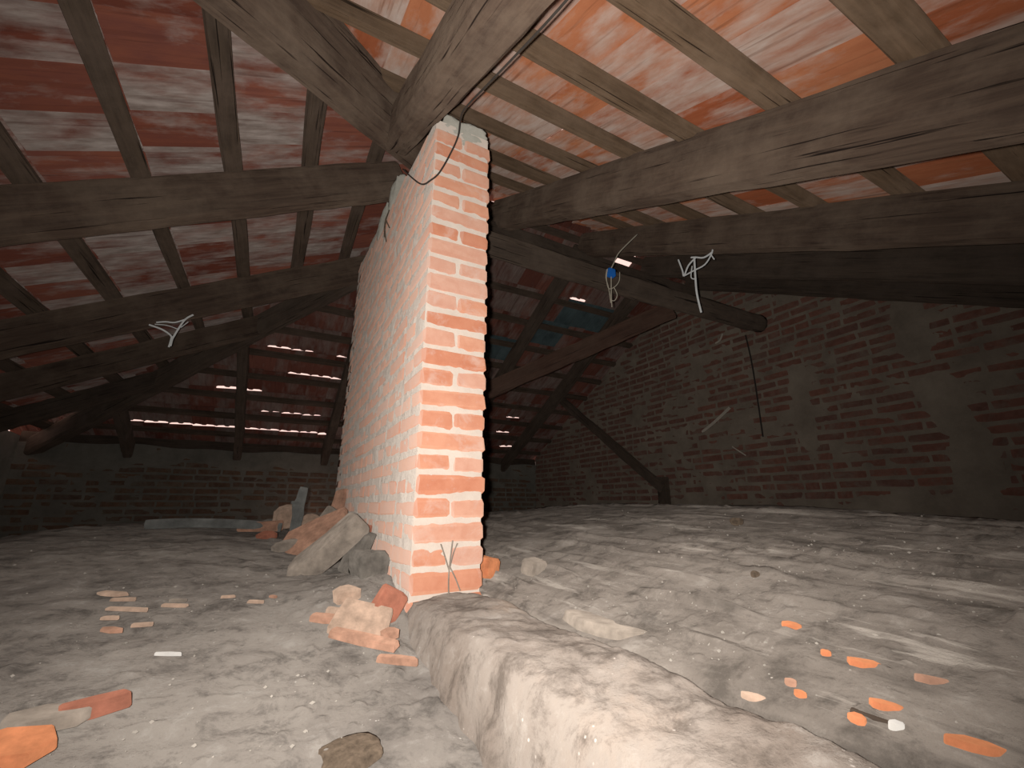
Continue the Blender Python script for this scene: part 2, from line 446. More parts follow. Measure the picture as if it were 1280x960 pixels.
# --- brick walls with bricks laid on one face
def brick_wall(name, label, origin, udir, ndir, ulen, ztop, patch, seed, mb, mm, vis, cname):
    """ndir points into the attic. ztop(u) -> height. patch(u, z) -> 0..1 plaster cover"""
    r = random.Random(seed)
    o = np.array(origin); u = np.array(udir); nn = np.array(ndir)
    nu = int(ulen / 0.025); nz = 110
    U = np.linspace(0, ulen, nu)
    top = np.array([ztop(x) for x in U])
    F = np.linspace(0, 1, nz)
    UU = np.repeat(U[:, None], nz, 1)
    ZZ = -0.6 + F[None, :] * (top[:, None] + 0.6)
    pt = patch(UU, ZZ)
    d = 0.010 * fbm(UU * 14, ZZ * 14, seed, 3) + 0.004 + 0.009 * pt + 0.012 * fbm(UU * 2.5, ZZ * 2.5, seed + 3, 3)
    P = o + UU[..., None] * u + d[..., None] * nn
    P[..., 2] = ZZ
    # closed slab: front grid, back and rim
    bk = o + UU[..., None] * u - 0.24 * nn; bk[..., 2] = ZZ
    vs = P.reshape(-1, 3).tolist() + bk.reshape(-1, 3).tolist(); fs = []
    N = nu * nz
    for i in range(nu - 1):
        for j in range(nz - 1):
            k = i * nz + j
            fs.append([k, k + 1, k + nz + 1, k + nz])
    fs.append([N + i * nz for i in range(nu)] + [N + i * nz + nz - 1 for i in range(nu - 1, -1, -1)])
    for i in range(nu - 1):
        k = i * nz + nz - 1
        fs.append([k, N + k, N + k + nz, k + nz])
    for i in (0, nu - 1):
        for j in range(nz - 1):
            k = i * nz + j
            fs.append([k, k + 1, N + k + 1, N + k])
    W_ = link(name, mesh(name, vs, fs, True), mm)
    bm_ = bmesh.new(); bm_.from_mesh(W_.data); bmesh.ops.recalc_face_normals(bm_, faces=bm_.faces); bm_.to_mesh(W_.data); bm_.free()
    tag(W_, label, cname, kind='structure')
    mes = [brick_mesh('brick_face', 0.235, 0.10, 0.058, seed + 20 + i, mb, 0.004) for i in range(5)]
    items = []
    ang = math.atan2(udir[1], udir[0])
    nc = int((float(top.max()) + 0.6) / CH)
    for c in range(nc):
        z = -0.6 + (c + 0.5) * CH
        x = r.uniform(-0.03, 0.03) - (0.125 if c % 2 else 0.0)
        while x < ulen + 0.1:
            L = r.choice((1.0, 1.0, 1.0, 1.0, 0.48))
            w = 0.235 * L
            xc = x + w / 2
            x += w + 0.018
            if xc < 0.02 or xc > ulen - 0.02: continue
            if z + 0.03 > ztop(xc) - 0.005: continue
            pv = float(patch(np.array([xc]), np.array([z]))[0])
            loc = o + u * xc - nn * (0.043 - r.uniform(-0.003, 0.004)); loc[2] = z + r.uniform(-.003, .003)
            mw = Matrix.Translation(Vector(loc)) @ Matrix.Rotation(ang + r.uniform(-.012, .012), 4, 'Z') @ Matrix.Rotation(r.uniform(-.015, .015), 4, 'Y') @ Matrix.Diagonal((L, 1, 1, 1))
            items.append((vis(xc, z, pv), r.choice(mes), mw))
    items.sort(key=lambda t: t[0])
    rest = []
    for i, (k, me, mw) in enumerate(items):
        if i < 300 and k < 50: link('brick', me, None, W_, mw)
        else: rest.append((me, mw))
    if rest: join_boxes('remaining_bricks', rest, mb, W_)
    return W_

def sstep(a, b, x):
    t = np.clip((x - a) / (b - a), 0, 1); return t * t * (3 - 2 * t)
# right gable, u runs along +Y from Y0
def gtop(u):
    Y = Y0 + u
    return min(zR(Y), zB(Y)) + TILE - 0.03
def gpatch(u, z):
    Y = Y0 + u
    n = 0.55 * fbm(Y * 4.2, z * 4.2, 61, 5)
    def blob(y, zz, ry, rz): return 1.0 - np.sqrt(((Y - y) / ry) ** 2 + ((z - zz) / rz) ** 2)
    m = blob(2.07, 0.80, 0.10, 0.50)
    m = np.maximum(m, blob(1.22, 1.25, 0.12, 0.36))
    m = np.maximum(m, blob(1.16, 0.70, 0.12, 0.30))
    m = np.maximum(m, blob(1.08, 0.15, 0.15, 0.50))
    m = np.maximum(m, blob(4.0, 1.75, 0.8, 0.45) * 0.10)
    m = np.maximum(m, blob(3.5, 1.15, 0.30, 0.16) * 0.6)
    m = np.maximum(m, (0.13 - z) * 1.6)
    return sstep(0.05, 0.25, m + n)
def gvis(u, z, pv):
    Y = Y0 + u
    if z < -0.05 or Y < 0.35: return 99
    return math.hypot(4.1, Y) + 1.5 * pv
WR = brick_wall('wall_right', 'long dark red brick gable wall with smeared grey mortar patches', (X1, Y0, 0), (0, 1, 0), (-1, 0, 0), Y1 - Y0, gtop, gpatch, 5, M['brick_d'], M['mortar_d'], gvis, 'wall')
# back wall, u along +X from X0
def btop(u):
    X = X0 + u
    return 0.665 + 0.012 * math.sin(X * 3.1) + 0.01 * math.sin(X * 8.3 + 1)
def bpatch(u, z):
    X = X0 + u
    n = 0.7 * fbm(X * 2.2, z * 2.2, 161, 4)
    m = np.maximum(z - 0.40, -0.16) * 3.0
    return sstep(0.0, 0.2, m + n)
def bvis(u, z, pv):
    X = X0 + u
    return (0 if (z > -0.2 and X < 0.7) else 20) + (5 if pv > 0.6 else 0) + abs(X) * 0.1
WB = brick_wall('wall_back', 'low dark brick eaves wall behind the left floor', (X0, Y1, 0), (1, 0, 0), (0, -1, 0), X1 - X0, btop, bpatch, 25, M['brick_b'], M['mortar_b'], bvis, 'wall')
# side walls out of sight, plain rendered masonry
def slab_wall(name, label, lo, hi):
    bm = bmesh.new(); bmesh.ops.create_cube(bm, size=1.0)
    for v in bm.verts:
        v.co = Vector([lo[i] + (v.co[i] + 0.5) * (hi[i] - lo[i]) for i in range(3)])
    bmesh.ops.subdivide_edges(bm, edges=list(bm.edges), cuts=12, use_grid_fill=True)
    for v in bm.verts:
        v.co.z += 0.02 * math.sin(v.co.x * 7 + v.co.y * 5)
    me = bpy.data.meshes.new(name); bm.to_mesh(me); bm.free()
    return tag(link(name, me, M['mortar_b']), label, 'wall', kind='structure')
slab_wall('wall_left', 'dark rendered eaves wall at the far left corner', (X0 - 0.25, Y0 - 0.25, -0.8), (X0, Y1 + 0.25, 0.72))
slab_wall('wall_front', 'rendered eaves wall closing the attic in front of the hip', (X0 - 0.25, Y0 - 0.25, -0.8), (X1 + 0.25, Y0, 0.46))

# ------------------------------------------------------------------ timber
def timber_mesh(name, L, w, h, seed, mat, segs=26, rough=0.006, bow=0.01, log=False, taper=0.0):
    r = random.Random(seed)
    n = 12 if log else 8
    vs = []; fs = []
    off = [(r.uniform(-1, 1), r.uniform(-1, 1)) for _ in range(4)]
    lumps = [[r.uniform(-1, 1) for _ in range(n)] for _ in range(segs + 1)]
    for i in range(segs + 1):
        t = i / segs
        k = 1 - taper * t
        cy = bow * (off[0][0] * math.sin(math.pi * t) + 0.4 * off[1][0] * math.sin(3 * math.pi * t))
        cz = bow * (off[0][1] * math.sin(math.pi * t) + 0.4 * off[1][1] * math.sin(2.6 * math.pi * t))
        for j in range(n):
            if log:
                a = 2 * math.pi * j / n
                y, z = math.cos(a) * w / 2 * k, math.sin(a) * h / 2 * k
            else:
                c = 0.14
                pts = [(1, -1 + 2 * c), (1, 1 - 2 * c), (1 - 2 * c, 1), (-1 + 2 * c, 1), (-1, 1 - 2 * c), (-1, -1 + 2 * c), (-1 + 2 * c, -1), (1 - 2 * c, -1)]
                y, z = pts[j][0] * w / 2 * k, pts[j][1] * h / 2 * k
            l0 = lumps[i][j]; l1 = lumps[max(i - 1, 0)][j]
            d = rough * (0.6 * l0 + 0.4 * l1)
            vs.append((t * L, y + cy + d, z + cz + rough * 0.8 * lumps[i][(j + 3) % n]))
    for i in range(segs):
        for j in range(n):
            a = i * n + j; b = i * n + (j + 1) % n
            fs.append([a, a + n, b + n, b])
    fs.append(list(range(n - 1, -1, -1))); fs.append([segs * n + j for j in range(n)])
    fs = [f[::-1] for f in fs]
    me = mesh(name, vs, fs, False)
    bm = bmesh.new(); bm.from_mesh(me); bmesh.ops.recalc_face_normals(bm, faces=bm.faces); bm.to_mesh(me); bm.free()
    if log: me.polygons.foreach_set('use_smooth', [True] * len(me.polygons))
    me.materials.append(mat)
    return me

def frame_mat(p0, p1, up):
    x = (p1 - p0).normalized(); y = up.cross(x).normalized(); z = x.cross(y)
    m = Matrix((x, y, z)).transposed().to_4x4(); m.translation = p0
    return m

def timber(name, p0, p1, w, h, seed, mat='wood', up=(0, 0, 1), parent=None, **k):
    p0 = Vector(p0); p1 = Vector(p1)
    me = timber_mesh(name, (p1 - p0).length, w, h, seed, M[mat], **k)
    return link(name, me, None, parent, frame_mat(p0, p1, Vector(up)))

NR = Vector((0, -S, 1)); NL = Vector((-S, 0, 1)); NB = Vector((0, S, 1))
DZ = 0.012    # centre of the deep section a little above the reference line
def rafter_R(X, y0, y1, w=0.15, h=0.225, seed=1, **k):
    return timber('rafter', (X, y0, zR(y0) + DZ), (X, y1, zR(y1) + DZ), w, h, seed, up=NR, **k)
def rafter_L(Y, x0, x1, w=0.14, h=0.225, seed=1, **k):
    return timber('rafter', (x0, Y, zL(x0) + DZ), (x1, Y, zL(x1) + DZ), w, h, seed, up=NL, **k)
def rafter_B(X, y0, y1, w=0.10, h=0.20, seed=1, **k):
    return timber('rafter', (X, y0, zB(y0) + DZ), (X, y1, zB(y1) + DZ), w, h, seed, up=NB, **k)

G = 'principal rafters carrying the tiled roof'
o = rafter_R(0.38, Y0 - 0.05, 2.02, 0.15, 0.22, 3); tag(o, 'thick dark rafter resting on the brick pier, black cable along its side', 'beam', G)
o = rafter_R(1.515, Y0 - 0.05, 3.05, 0.15, 0.25, 4); tag(o, 'massive dusty rafter crossing the upper right, nearest of the right beams', 'beam', G)
o = rafter_R(2.505, Y0 - 0.05, 3.05, 0.15, 0.225, 5); tag(o, 'grey-brown rafter just below the massive one, cobweb hanging from it', 'beam', G)
o = rafter_R(3.33, Y0 - 0.05, 3.02, 0.13, 0.20, 6, mat='wood_d'); tag(o, 'dark reddish rafter behind the grey-brown one on the right', 'beam', G)
o = rafter_R(4.00, Y0 - 0.05, 3.0, 0.12, 0.19, 8, mat='wood_d'); tag(o, 'almost black rafter lying along the top of the brick gable wall', 'beam', G)
o = rafter_L(2.48, 0.50, X0, 0.14, 0.225, 11); tag(o, 'long rafter running left from the top of the pier, upper of the two', 'beam', G)
o = rafter_L(3.76, 0.62, X0, 0.13, 0.22, 12); tag(o, 'long dark rafter running left from the far end of the pier wall', 'beam', G)
o = rafter_L(4.60, -0.20, X0, 0.12, 0.18, 13); tag(o, 'short light-brown jack rafter running up to the far hip on the left', 'beam', G)
o = rafter_L(5.45, -1.05, X0, 0.11, 0.16, 14, mat='wood_d'); tag(o, 'shortest jack rafter deep in the dark left corner', 'beam', G)
o = rafter_L(1.15, -0.50, X0, 0.13, 0.20, 15); tag(o, 'jack rafter on the left hip end above the near floor', 'beam', G)
# hips
def hip_pt(X, near=True):
    Y = X + 1.67 if near else 4.345 - X
    return Vector((X, Y, zL(X) + DZ))
upn = Vector((-S, -S, 2)).normalized(); upf = Vector((-S, S, 2)).normalized()
o = timber('hip_rafter', hip_pt(1.34), hip_pt(-2.45), 0.15, 0.20, 21, up=upn); tag(o, 'diagonal hip rafter climbing from the pier top to the upper left', 'beam')
o = timber('hip_rafter', hip_pt(1.30, False), hip_pt(-2.35, False), 0.13, 0.20, 22, 'wood_d', up=upf); tag(o, 'dark diagonal hip rafter falling from the pier wall to the far left corner', 'beam')
o = timber('packing_timber', hip_pt(0.36) + Vector((0.055, -0.055, 0.11)), hip_pt(-1.0) + Vector((0.055, -0.055, 0.11)), 0.08, 0.09, 23, up=upn); tag(o, 'narrow dark packing timber laid on the near hip rafter', 'beam')
# far slope rafters
GB = 'slim rafters of the far slope'
o = rafter_B(-1.52, 5.85, Y1 + 0.15, 0.09, 0.18, 31, mat='wood_d'); tag(o, 'short black rafter end standing on the far wall, leftmost', 'beam', GB)
o = rafter_B(-0.42, 4.78, Y1 + 0.0, 0.09, 0.18, 32, mat='wood_d'); tag(o, 'slim black rafter dropping to the middle of the far left wall', 'beam', GB)
o = rafter_B(0.62, 3.78, Y1 + 0.1, 0.10, 0.18, 33, mat='wood_d'); tag(o, 'black rafter falling behind the left edge of the pier wall', 'beam', GB)
o = rafter_B(1.55, 3.05, Y1 + 0.1, 0.09, 0.17, 34, mat='wood_d'); tag(o, 'far slope rafter hidden mostly behind the pier', 'beam', GB)
o = rafter_B(2.45, 3.05, Y1 + 0.1, 0.09, 0.17, 35, mat='wood_d'); tag(o, 'dark rafter crossing the tile rows just right of the pier', 'beam', GB)
o = rafter_B(3.45, 3.05, Y1 + 0.1, 0.09, 0.17, 36, mat='wood_d'); tag(o, 'far slope rafter above the dark strut near the gable wall', 'beam', GB)
# ridge board, log purlin and strut
o = timber('ridge_beam', (1.25, 3.0, 2.32), (4.14, 3.0, 2.32), 0.10, 0.18, 41, 'wood_d'); tag(o, 'dark ridge beam at the top where both tile slopes meet', 'beam')
o = timber('log_beam', (0.69, 2.33, 1.71), (4.13, 2.33, 1.735), 0.165, 0.175, 42, 'wood_d', log=True, bow=0.02, rough=0.008); tag(o, 'round dark log spanning from the pier to the brick gable wall', 'beam')
st = bpy.data.objects.new('strut', None); COL.objects.link(st); st.location = (1.02, 4.26, -0.3)
bpy.context.view_layer.update()
timber('diagonal', (2.92, 2.40, 1.655), (0.98, 4.30, 0.675), 0.07, 0.155, 43, 'wood_r', parent=st)
timber('post', (1.02, 4.26, -0.32), (1.02, 4.26, 0.66), 0.11, 0.11, 44, 'wood_d', up=(0, 1, 0), parent=st)
tag(st, 'brown diagonal strut propping the round log from behind the pier', 'strut')
o = timber('leaning_timber', (3.72, 5.30, 1.56), (3.95, 3.62, 0.16), 0.10, 0.13, 45, 'wood_d', up=(-1, 0, 0.3)); tag(o, 'dark timber leaning diagonally against the brick gable wall', 'timber')
o = timber('timber_stub', (3.96, 3.66, -0.32), (3.96, 3.64, 0.30), 0.11, 0.11, 46, 'wood_d', up=(0, 1, 0)); tag(o, 'short dark post under the timber leaning on the gable wall', 'timber')
o = timber('wall_plate', (X0, Y1 + 0.08, 0.70), (X1, Y1 + 0.08, 0.70), 0.16, 0.14, 47, 'wood_d'); tag(o, 'dark timber plate lying on top of the far wall', 'beam')

# ------------------------------------------------------------------ tiled roof
def tile_mesh(name, L, mat, seed, rib=1.0):
    r = random.Random(seed)
    bot = [(-.123, .004), (-.106, -.004), (-.088, .006), (-.032, .006), (-.016, -.004), (.016, -.004), (.032, .006), (.088, .006), (.106, -.004), (.123, .004)]
    bot = [(x, .003 + (z - .003) * rib) for x, z in bot]
    pts = bot + [(.123, .021), (-.123, .021)]
    n = len(pts); vs = []
    for e, y in enumerate((0.0, L)):
        for x, z in pts:
            vs.append((x + r.uniform(-.002, .002), y + r.uniform(-.006, .006), z + r.uniform(-.0015, .0015)))
    fs = [[j, (j + 1) % n, n + (j + 1) % n, n + j] for j in range(n)]
    fs.append(list(range(n))[::-1]); fs.append([n + j for j in range(n)])
    me = mesh(name, vs, fs)
    bm = bmesh.new(); bm.from_mesh(me); bmesh.ops.recalc_face_normals(bm, faces=bm.faces); bm.to_mesh(me); bm.free()
    me.materials.append(mat)
    return me

def roof(name, label, base, ex, ey, rows, gauge, inside, mat, purl, slipped, special, seed, rib, pw, ph, pmat='batten', rollv=0.045):
    """base(d): bed point for eave distance d along the horizontal fall line; ex: eave axis; ey: up-slope unit vector"""
    r = random.Random(seed)
    ex = Vector(ex); ey = Vector(ey); nz = ex.cross(ey)
    R = link(name, None, None); R.empty_display_size = 0.2
    tag(R, label, 'roof', kind='structure')
    L = gauge + 0.052
    mes = [tile_mesh('tile', L, M[mat], seed + i, rib) for i in range(4)]
    shorts = [tile_mesh('tile', gauge - 0.010, M[mat], seed + 9 + i) for i in range(2)]
    sp = tile_mesh('tile', L, M['tile_teal'], seed + 20)
    cnt = 0
    for d in rows:
        c = base(d)
        row_in = [a for a in np.arange(-6.0, 9.0, 0.235) if inside(a, d)]
        for a in row_in:
            jx = r.uniform(-0.004, 0.004)
            me = r.choice(mes); up_shift = -0.026
            if slipped(a, d): me = r.choice(shorts); up_shift = 0.042
            elif special(a, d): me = sp
            # tilt: lower end sits on the next tile below; slight roll makes the side steps
            tilt = Matrix.Rotation(-math.asin(0.024 / gauge) + r.uniform(-.008, .008), 4, 'X')
            roll = Matrix.Rotation(rollv + r.uniform(-.022, .022), 4, 'Y')
            yaw = Matrix.Rotation(r.uniform(-.010, .010), 4, 'Z')
            fm = Matrix((ex, ey, nz)).transposed().to_4x4()
            fm.translation = c + ex * (a + jx) + nz * (0.028 + r.uniform(-.002, .003)) + ey * up_shift
            link('tile', me, None, R, fm @ yaw @ tilt @ roll); cnt += 1
    for i, (p0, p1) in enumerate(purl):
        timber('purlin', p0, p1, pw * r.uniform(0.9, 1.12), ph, seed * 10 + i, pmat, up=nz, parent=R, segs=14, rough=0.004, bow=0.012)
    return R
PO = TILE - 0.048        # purlin centre above rafter centre (vertical)
# right slope (rises away from the camera)
GR = 0.37
rowsR = [0.27 + GR * i for i in range(-4, 8)]
def baseR(d): return Vector((0, d, zR(d) + TILE))
HOLES = ((1.30, 1.62),)
def hole(x): return any(p < x < q for p, q in HOLES)
def insR(a, d): return (a > d - 1.67 - 0.42) and X0 - 0.2 < a < X1 + 0.12
def slipR(a, d): return (abs(a - 1.45) < 0.12 and abs(d - 2.86) < 0.1) or (abs(a - 0.42) < 0.15 and abs(d - 1.75) < 0.1)
pR = []
for d in rowsR[:-1]:
    xa = max(X0 - 0.1, d - 1.67 - 0.02)
    pR.append((Vector((X1, d, zR(d) + PO)), Vector((xa, d, zR(d) + PO))))
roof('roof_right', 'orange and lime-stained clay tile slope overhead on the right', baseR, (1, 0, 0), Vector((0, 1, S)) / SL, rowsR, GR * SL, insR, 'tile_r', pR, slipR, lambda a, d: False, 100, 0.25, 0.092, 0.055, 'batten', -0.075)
# left hip end (falls to the left)
rowsL = [-0.04 + 0.3625 * i for i in range(-7, 5)]
def baseL(d): return Vector((d, 0, zL(d) + TILE))
# eave axis is -Y so that ex x ey points outwards
def insL(a, d):
    Y = -a
    if d > 1.2: return False
    return (Y > d + 1.67 - 0.30) and (Y < 4.345 - d + 0.30) and Y0 - 0.1 < Y < Y1 + 0.3
def slipL(a, d): return (abs(-a - 3.69) < 0.12 and abs(d - 0.2) < 0.25) or (abs(-a - 4.45) < .13 and abs(d + .04) < .1)
pL = []
for d in rowsL[:-1]:
    ya = max(Y0 - 0.1, d + 1.67); yb = min(Y1 + 0.2, 4.345 - d)
    if yb > ya + 0.1: pL.append((Vector((d, ya, zL(d) + PO)), Vector((d, yb, zL(d) + PO))))
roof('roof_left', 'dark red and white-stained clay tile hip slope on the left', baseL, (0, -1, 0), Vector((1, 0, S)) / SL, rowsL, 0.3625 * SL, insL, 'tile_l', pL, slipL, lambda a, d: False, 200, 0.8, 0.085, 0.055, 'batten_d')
# far slope (falls away from the camera): rows by Y, slipped tiles let daylight in
GBk = 0.34
rowsB = [6.83 - GBk * i for i in range(0, 13)]
def baseB(d): return Vector((0, d, zB(d) + TILE))
def insB(a, d):
    X = -a
    if (d < 3.2 and hole(X)) or (abs(d - 3.43) < 0.1 and 3.06 < X < 3.30): return False
    return (X > 4.345 - d - 0.42) and X0 - 0.2 < X < X1 + 0.12
slots = [(5.13, -0.15, 0.22), (5.13, 0.36, 0.60), (5.47, 0.02, 0.60), (5.81, -0.72, -0.22), (6.15, -0.25, 0.48), (6.49, -1.7, 0.62),
         (5.81, 3.1, 3.4), (6.15, 3.0, 3.3), (6.49, 3.4, 3.7), (3.77, 2.85, 3.0), (3.09, 3.1, 3.35), (5.47, 2.5, 2.7)]
def slipB(a, d):
    return any(abs(d - y) < 0.1 and xa < -a < xb for y, xa, xb in slots)
def specB(a, d):
    X = -a
    return (abs(d - 4.11) < 0.1 and 2.75 < X < 3.5) or (abs(d - 4.45) < .1 and 2.65 < X < 3.1) or (abs(d - 4.79) < .1 and 2.1 < X < 2.6)
pB = []
for d in rowsB[1:]:
    xa = max(X0, 4.345 - d)
    pB.append((Vector((xa, d, zB(d) + PO)), Vector((X1, d, zB(d) + PO))))
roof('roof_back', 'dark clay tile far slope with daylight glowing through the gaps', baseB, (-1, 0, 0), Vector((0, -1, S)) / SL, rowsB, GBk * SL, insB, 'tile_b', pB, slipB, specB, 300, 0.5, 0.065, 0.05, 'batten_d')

# ------------------------------------------------------------------ mortar cap and lumps on the pier
def lump(name, loc, size, seed, mat, rotz=0.0, parent=None, sub=3, amp=0.35, rx=0.0, ry=0.0, box=0.45):
    r = random.Random(seed); bm = bmesh.new()
    bmesh.ops.create_icosphere(bm, subdivisions=sub, radius=1.0)
    ph = [Vector((r.uniform(-1, 1), r.uniform(-1, 1), r.uniform(-1, 1))) * 3 for _ in range(6)]
    for v in bm.verts:
        d = sum(math.sin(v.co.dot(p) + i * 1.7) for i, p in enumerate(ph)) / 6
        # squarish, rubble-like
        c = v.co.copy(); m = max(abs(c.x), abs(c.y), abs(c.z))
        c = c.lerp(c / m, box) * (1 + amp * d + (r.uniform(-.04, .04) if sub > 2 else 0))
        v.co = Vector((c.x * size[0] / 2, c.y * size[1] / 2, c.z * size[2] / 2))
    me = bpy.data.meshes.new(name); bm.to_mesh(me); bm.free()
    me.polygons.foreach_set('use_smooth', [sub > 2] * len(me.polygons))
    me.materials.append(M[mat])
    mw = Matrix.Translation(Vector(loc)) @ Matrix.Rotation(rotz, 4, 'Z') @ Matrix.Rotation(ry, 4, 'Y') @ Matrix.Rotation(rx, 4, 'X')
    return link(name, me, None, parent, mw)
lump('mortar_cap', (0.585, 1.60, 1.630), (0.215, 0.20, 0.14), 1, 'cap', parent=PW, amp=0.12, box=0.85, sub=4)
lump('mortar_cap', (0.60, 2.0, 1.70), (0.18, 0.7, 0.10), 2, 'cap', parent=PW, amp=0.15, box=0.8, sub=4)
lump('mortar_cap', (0.475, 2.33, 1.85), (0.10, 0.16, 0.22), 3, 'cap', parent=PW, amp=0.3, box=0.6, sub=4)
lump('mortar_cap', (0.475, 2.62, 1.83), (0.09, 0.26, 0.16), 4, 'cap', parent=PW, amp=0.3, box=0.6, sub=4)
lump('mortar_cap', (0.56, 3.2, 1.90), (0.22, 0.75, 0.10), 5, 'cap', parent=PW, amp=0.15, box=0.8, sub=4)

# ------------------------------------------------------------------ rubble
def slab(name, loc, size, seed, mat, rot=(0, 0, 0), sides=0, label=None, cat=None, group=None):
    """a broken flat piece: irregular outline extruded, worn edges"""
    r = random.Random(seed); bm = bmesh.new()
    if sides:
        pts = []
        for i in range(sides):
            a = 2 * math.pi * (i + r.uniform(-.25, .25)) / sides
            q = r.uniform(0.8, 1.05)
            pts.append((math.cos(a) * size[0] / 2 * q, math.sin(a) * size[1] / 2 * q))
    else:
        x, y = size[0] / 2, size[1] / 2
        pts = [(-x, -y), (0, -y * r.uniform(.9, 1.05)), (x, -y * r.uniform(.7, 1)), (x * r.uniform(.9, 1.03), 0), (x * r.uniform(.75, 1), y), (0, y * r.uniform(.9, 1.06)), (-x * r.uniform(.85, 1), y * r.uniform(.8, 1)), (-x * r.uniform(.93, 1.04), 0)]
    lo = [bm.verts.new((p[0], p[1], -size[2] / 2)) for p in pts]
    hi = [bm.verts.new((p[0] * r.uniform(.93, 1), p[1] * r.uniform(.93, 1), size[2] / 2 + r.uniform(-.1, .1) * size[2])) for p in pts]
    n = len(pts)
    bm.faces.new(lo[::-1]); bm.faces.new(hi)
    for i in range(n): bm.faces.new((lo[i], lo[(i + 1) % n], hi[(i + 1) % n], hi[i]))
    bmesh.ops.bevel(bm, geom=list(bm.edges), offset=min(size) * 0.14, segments=1, affect='EDGES')
    me = bpy.data.meshes.new(name); bm.to_mesh(me); bm.free()
    me.materials.append(M[mat])
    mw = Matrix.Translation(Vector(loc)) @ Matrix.Rotation(rot[2], 4, 'Z') @ Matrix.Rotation(rot[1], 4, 'Y') @ Matrix.Rotation(rot[0], 4, 'X')
    o = link(name, me, None, None, mw)
    if label: tag(o, label, cat, group)
    return o

def fz(X, Y, side='L'):
    return float((hL if side == 'L' else hR)(np.array(X), np.array(Y)))
GP = 'rubble heaped against the pier wall'
slab('roof_tile', (0.385, 3.02, -0.05), (0.10, 0.30, 0.03), 1, 'terracotta', (math.radians(78), 0, math.radians(-60)), 0, 'orange tile standing upright against the far edge of the pier wall', 'tile', GP)
slab('stone_slab', (0.30, 2.86, -0.12), (0.26, 0.14, 0.07), 2, 'stone', (0.2, math.radians(-52), math.radians(-35)), 0, 'grey stone slab leaning up behind the large tilted tile', 'stone', GP)
slab('broken_tile', (0.235, 2.58, -0.155), (0.36, 0.24, 0.035), 3, 'terracotta', (math.radians(42), math.radians(-22), math.radians(-30)), 0, 'large dusty orange tile piece tilted on the rubble heap', 'tile', GP)
slab('stone_slab', (0.255, 2.08, -0.175), (0.36, 0.16, 0.09), 4, 'stone', (math.radians(28), math.radians(-40), math.radians(-28)), 0, 'grey broken slab sloping down in front of the rubble heap', 'stone', GP)
slab('loose_brick', (-0.02, 3.42, -0.14), (0.25, 0.12, 0.065), 5, 'terracotta', (0, 0, math.radians(-25)), 0, 'dull orange brick lying flat beside the grey pipe end', 'brick', GP)
lump('stone', (0.12, 3.55, -0.09), (0.16, 0.14, 0.15), 6, 'pale_clay', 0.4, sub=2); tag(bpy.context.scene.objects[-1] if False else COL.objects[-1], 'pale rounded stone behind the grey upright stub', 'stone', GP)
o = lump('stone', (0.27, 3.30, -0.12), (0.13, 0.11, 0.11), 7, 'pale_clay', 1.0, sub=2); tag(o, 'small pale stone right of the grey upright stub', 'stone', GP)
o = lump('stone', (0.05, 3.60, -0.14), (0.14, 0.12, 0.09), 8, 'slate', 0.2, sub=2); tag(o, 'low dark stone behind the flat orange brick', 'stone', GP)
slab('slate_piece', (0.395, 2.52, -0.15), (0.045, 0.15, 0.19), 9, 'slate', (0.1, 0.15, 0.1), 0, 'thin dark grey slab upright against the pier wall', 'stone', GP)
slab('brick_piece', (0.405, 2.18, -0.165), (0.05, 0.11, 0.16), 10, 'redclay', (0, 0.08, 0.05), 0, 'red brick end standing upright at the wall foot', 'brick', GP)
slab('slate_piece', (0.355, 2.02, -0.20), (0.05, 0.12, 0.17), 11, 'slate', (0.2, 0.3, 0.5), 0, 'dark broken slab wedged under the sloping grey slab', 'stone', GP)
lump('stone', (0.37, 1.82, -0.23), (0.13, 0.15, 0.13), 12, 'slate', 0.3); tag(COL.objects[-1], 'crumbling dark lump at the broken wall foot', 'stone', GP)
lump('stone', (0.13, 2.62, -0.21), (0.16, 0.10, 0.07), 13, 'stone', 0.3, sub=2); tag(COL.objects[-1], 'flat grey stone below the large tilted tile', 'stone', GP)
lump('stone', (0.02, 3.05, -0.19), (0.12, 0.10, 0.07), 14, 'redclay', 0.9, sub=2); tag(COL.objects[-1], 'reddish clod in front of the flat orange brick', 'stone', GP)

def tube(name, pts, rad, mat, parent=None, n=8, radii=None):
    """swept tube mesh through points"""
    P = [Vector(p) for p in pts]; vs = []; fs = []
    prev = None
    for i, p in enumerate(P):
        t = (P[min(i + 1, len(P) - 1)] - P[max(i - 1, 0)]).normalized()
        a = prev - t * prev.dot(t) if prev is not None else (Vector((0, 0, 1)).cross(t) if abs(t.z) < 0.9 else Vector((1, 0, 0)).cross(t))
        a.normalize(); prev = a; b = t.cross(a)
        r_ = radii[i] if radii else rad
        for j in range(n):
            g = 2 * math.pi * j / n
            vs.append(p + (a * math.cos(g) + b * math.sin(g)) * r_)
    for i in range(len(P) - 1):
        for j in range(n):
            k = i * n + j; l = i * n + (j + 1) % n
            fs.append([k, l, l + n, k + n])
    fs.append(list(range(n))[::-1]); fs.append([(len(P) - 1) * n + j for j in range(n)])
    return link(name, mesh(name, vs, fs, True), M[mat], parent)
def smooth_path(pts, k=6):
    P = [Vector(p) for p in pts]; out = []
    for i in range(len(P) - 1):
        p0 = P[max(i - 1, 0)]; p1 = P[i]; p2 = P[i + 1]; p3 = P[min(i + 2, len(P) - 1)]
        for s in range(k):
            t = s / k
            out.append(0.5 * ((2 * p1) + (p2 - p0) * t + (2 * p0 - 5 * p1 + 4 * p2 - p3) * t * t + (3 * p1 - p0 - 3 * p2 + p3) * t ** 3))
    out.append(P[-1]); return out
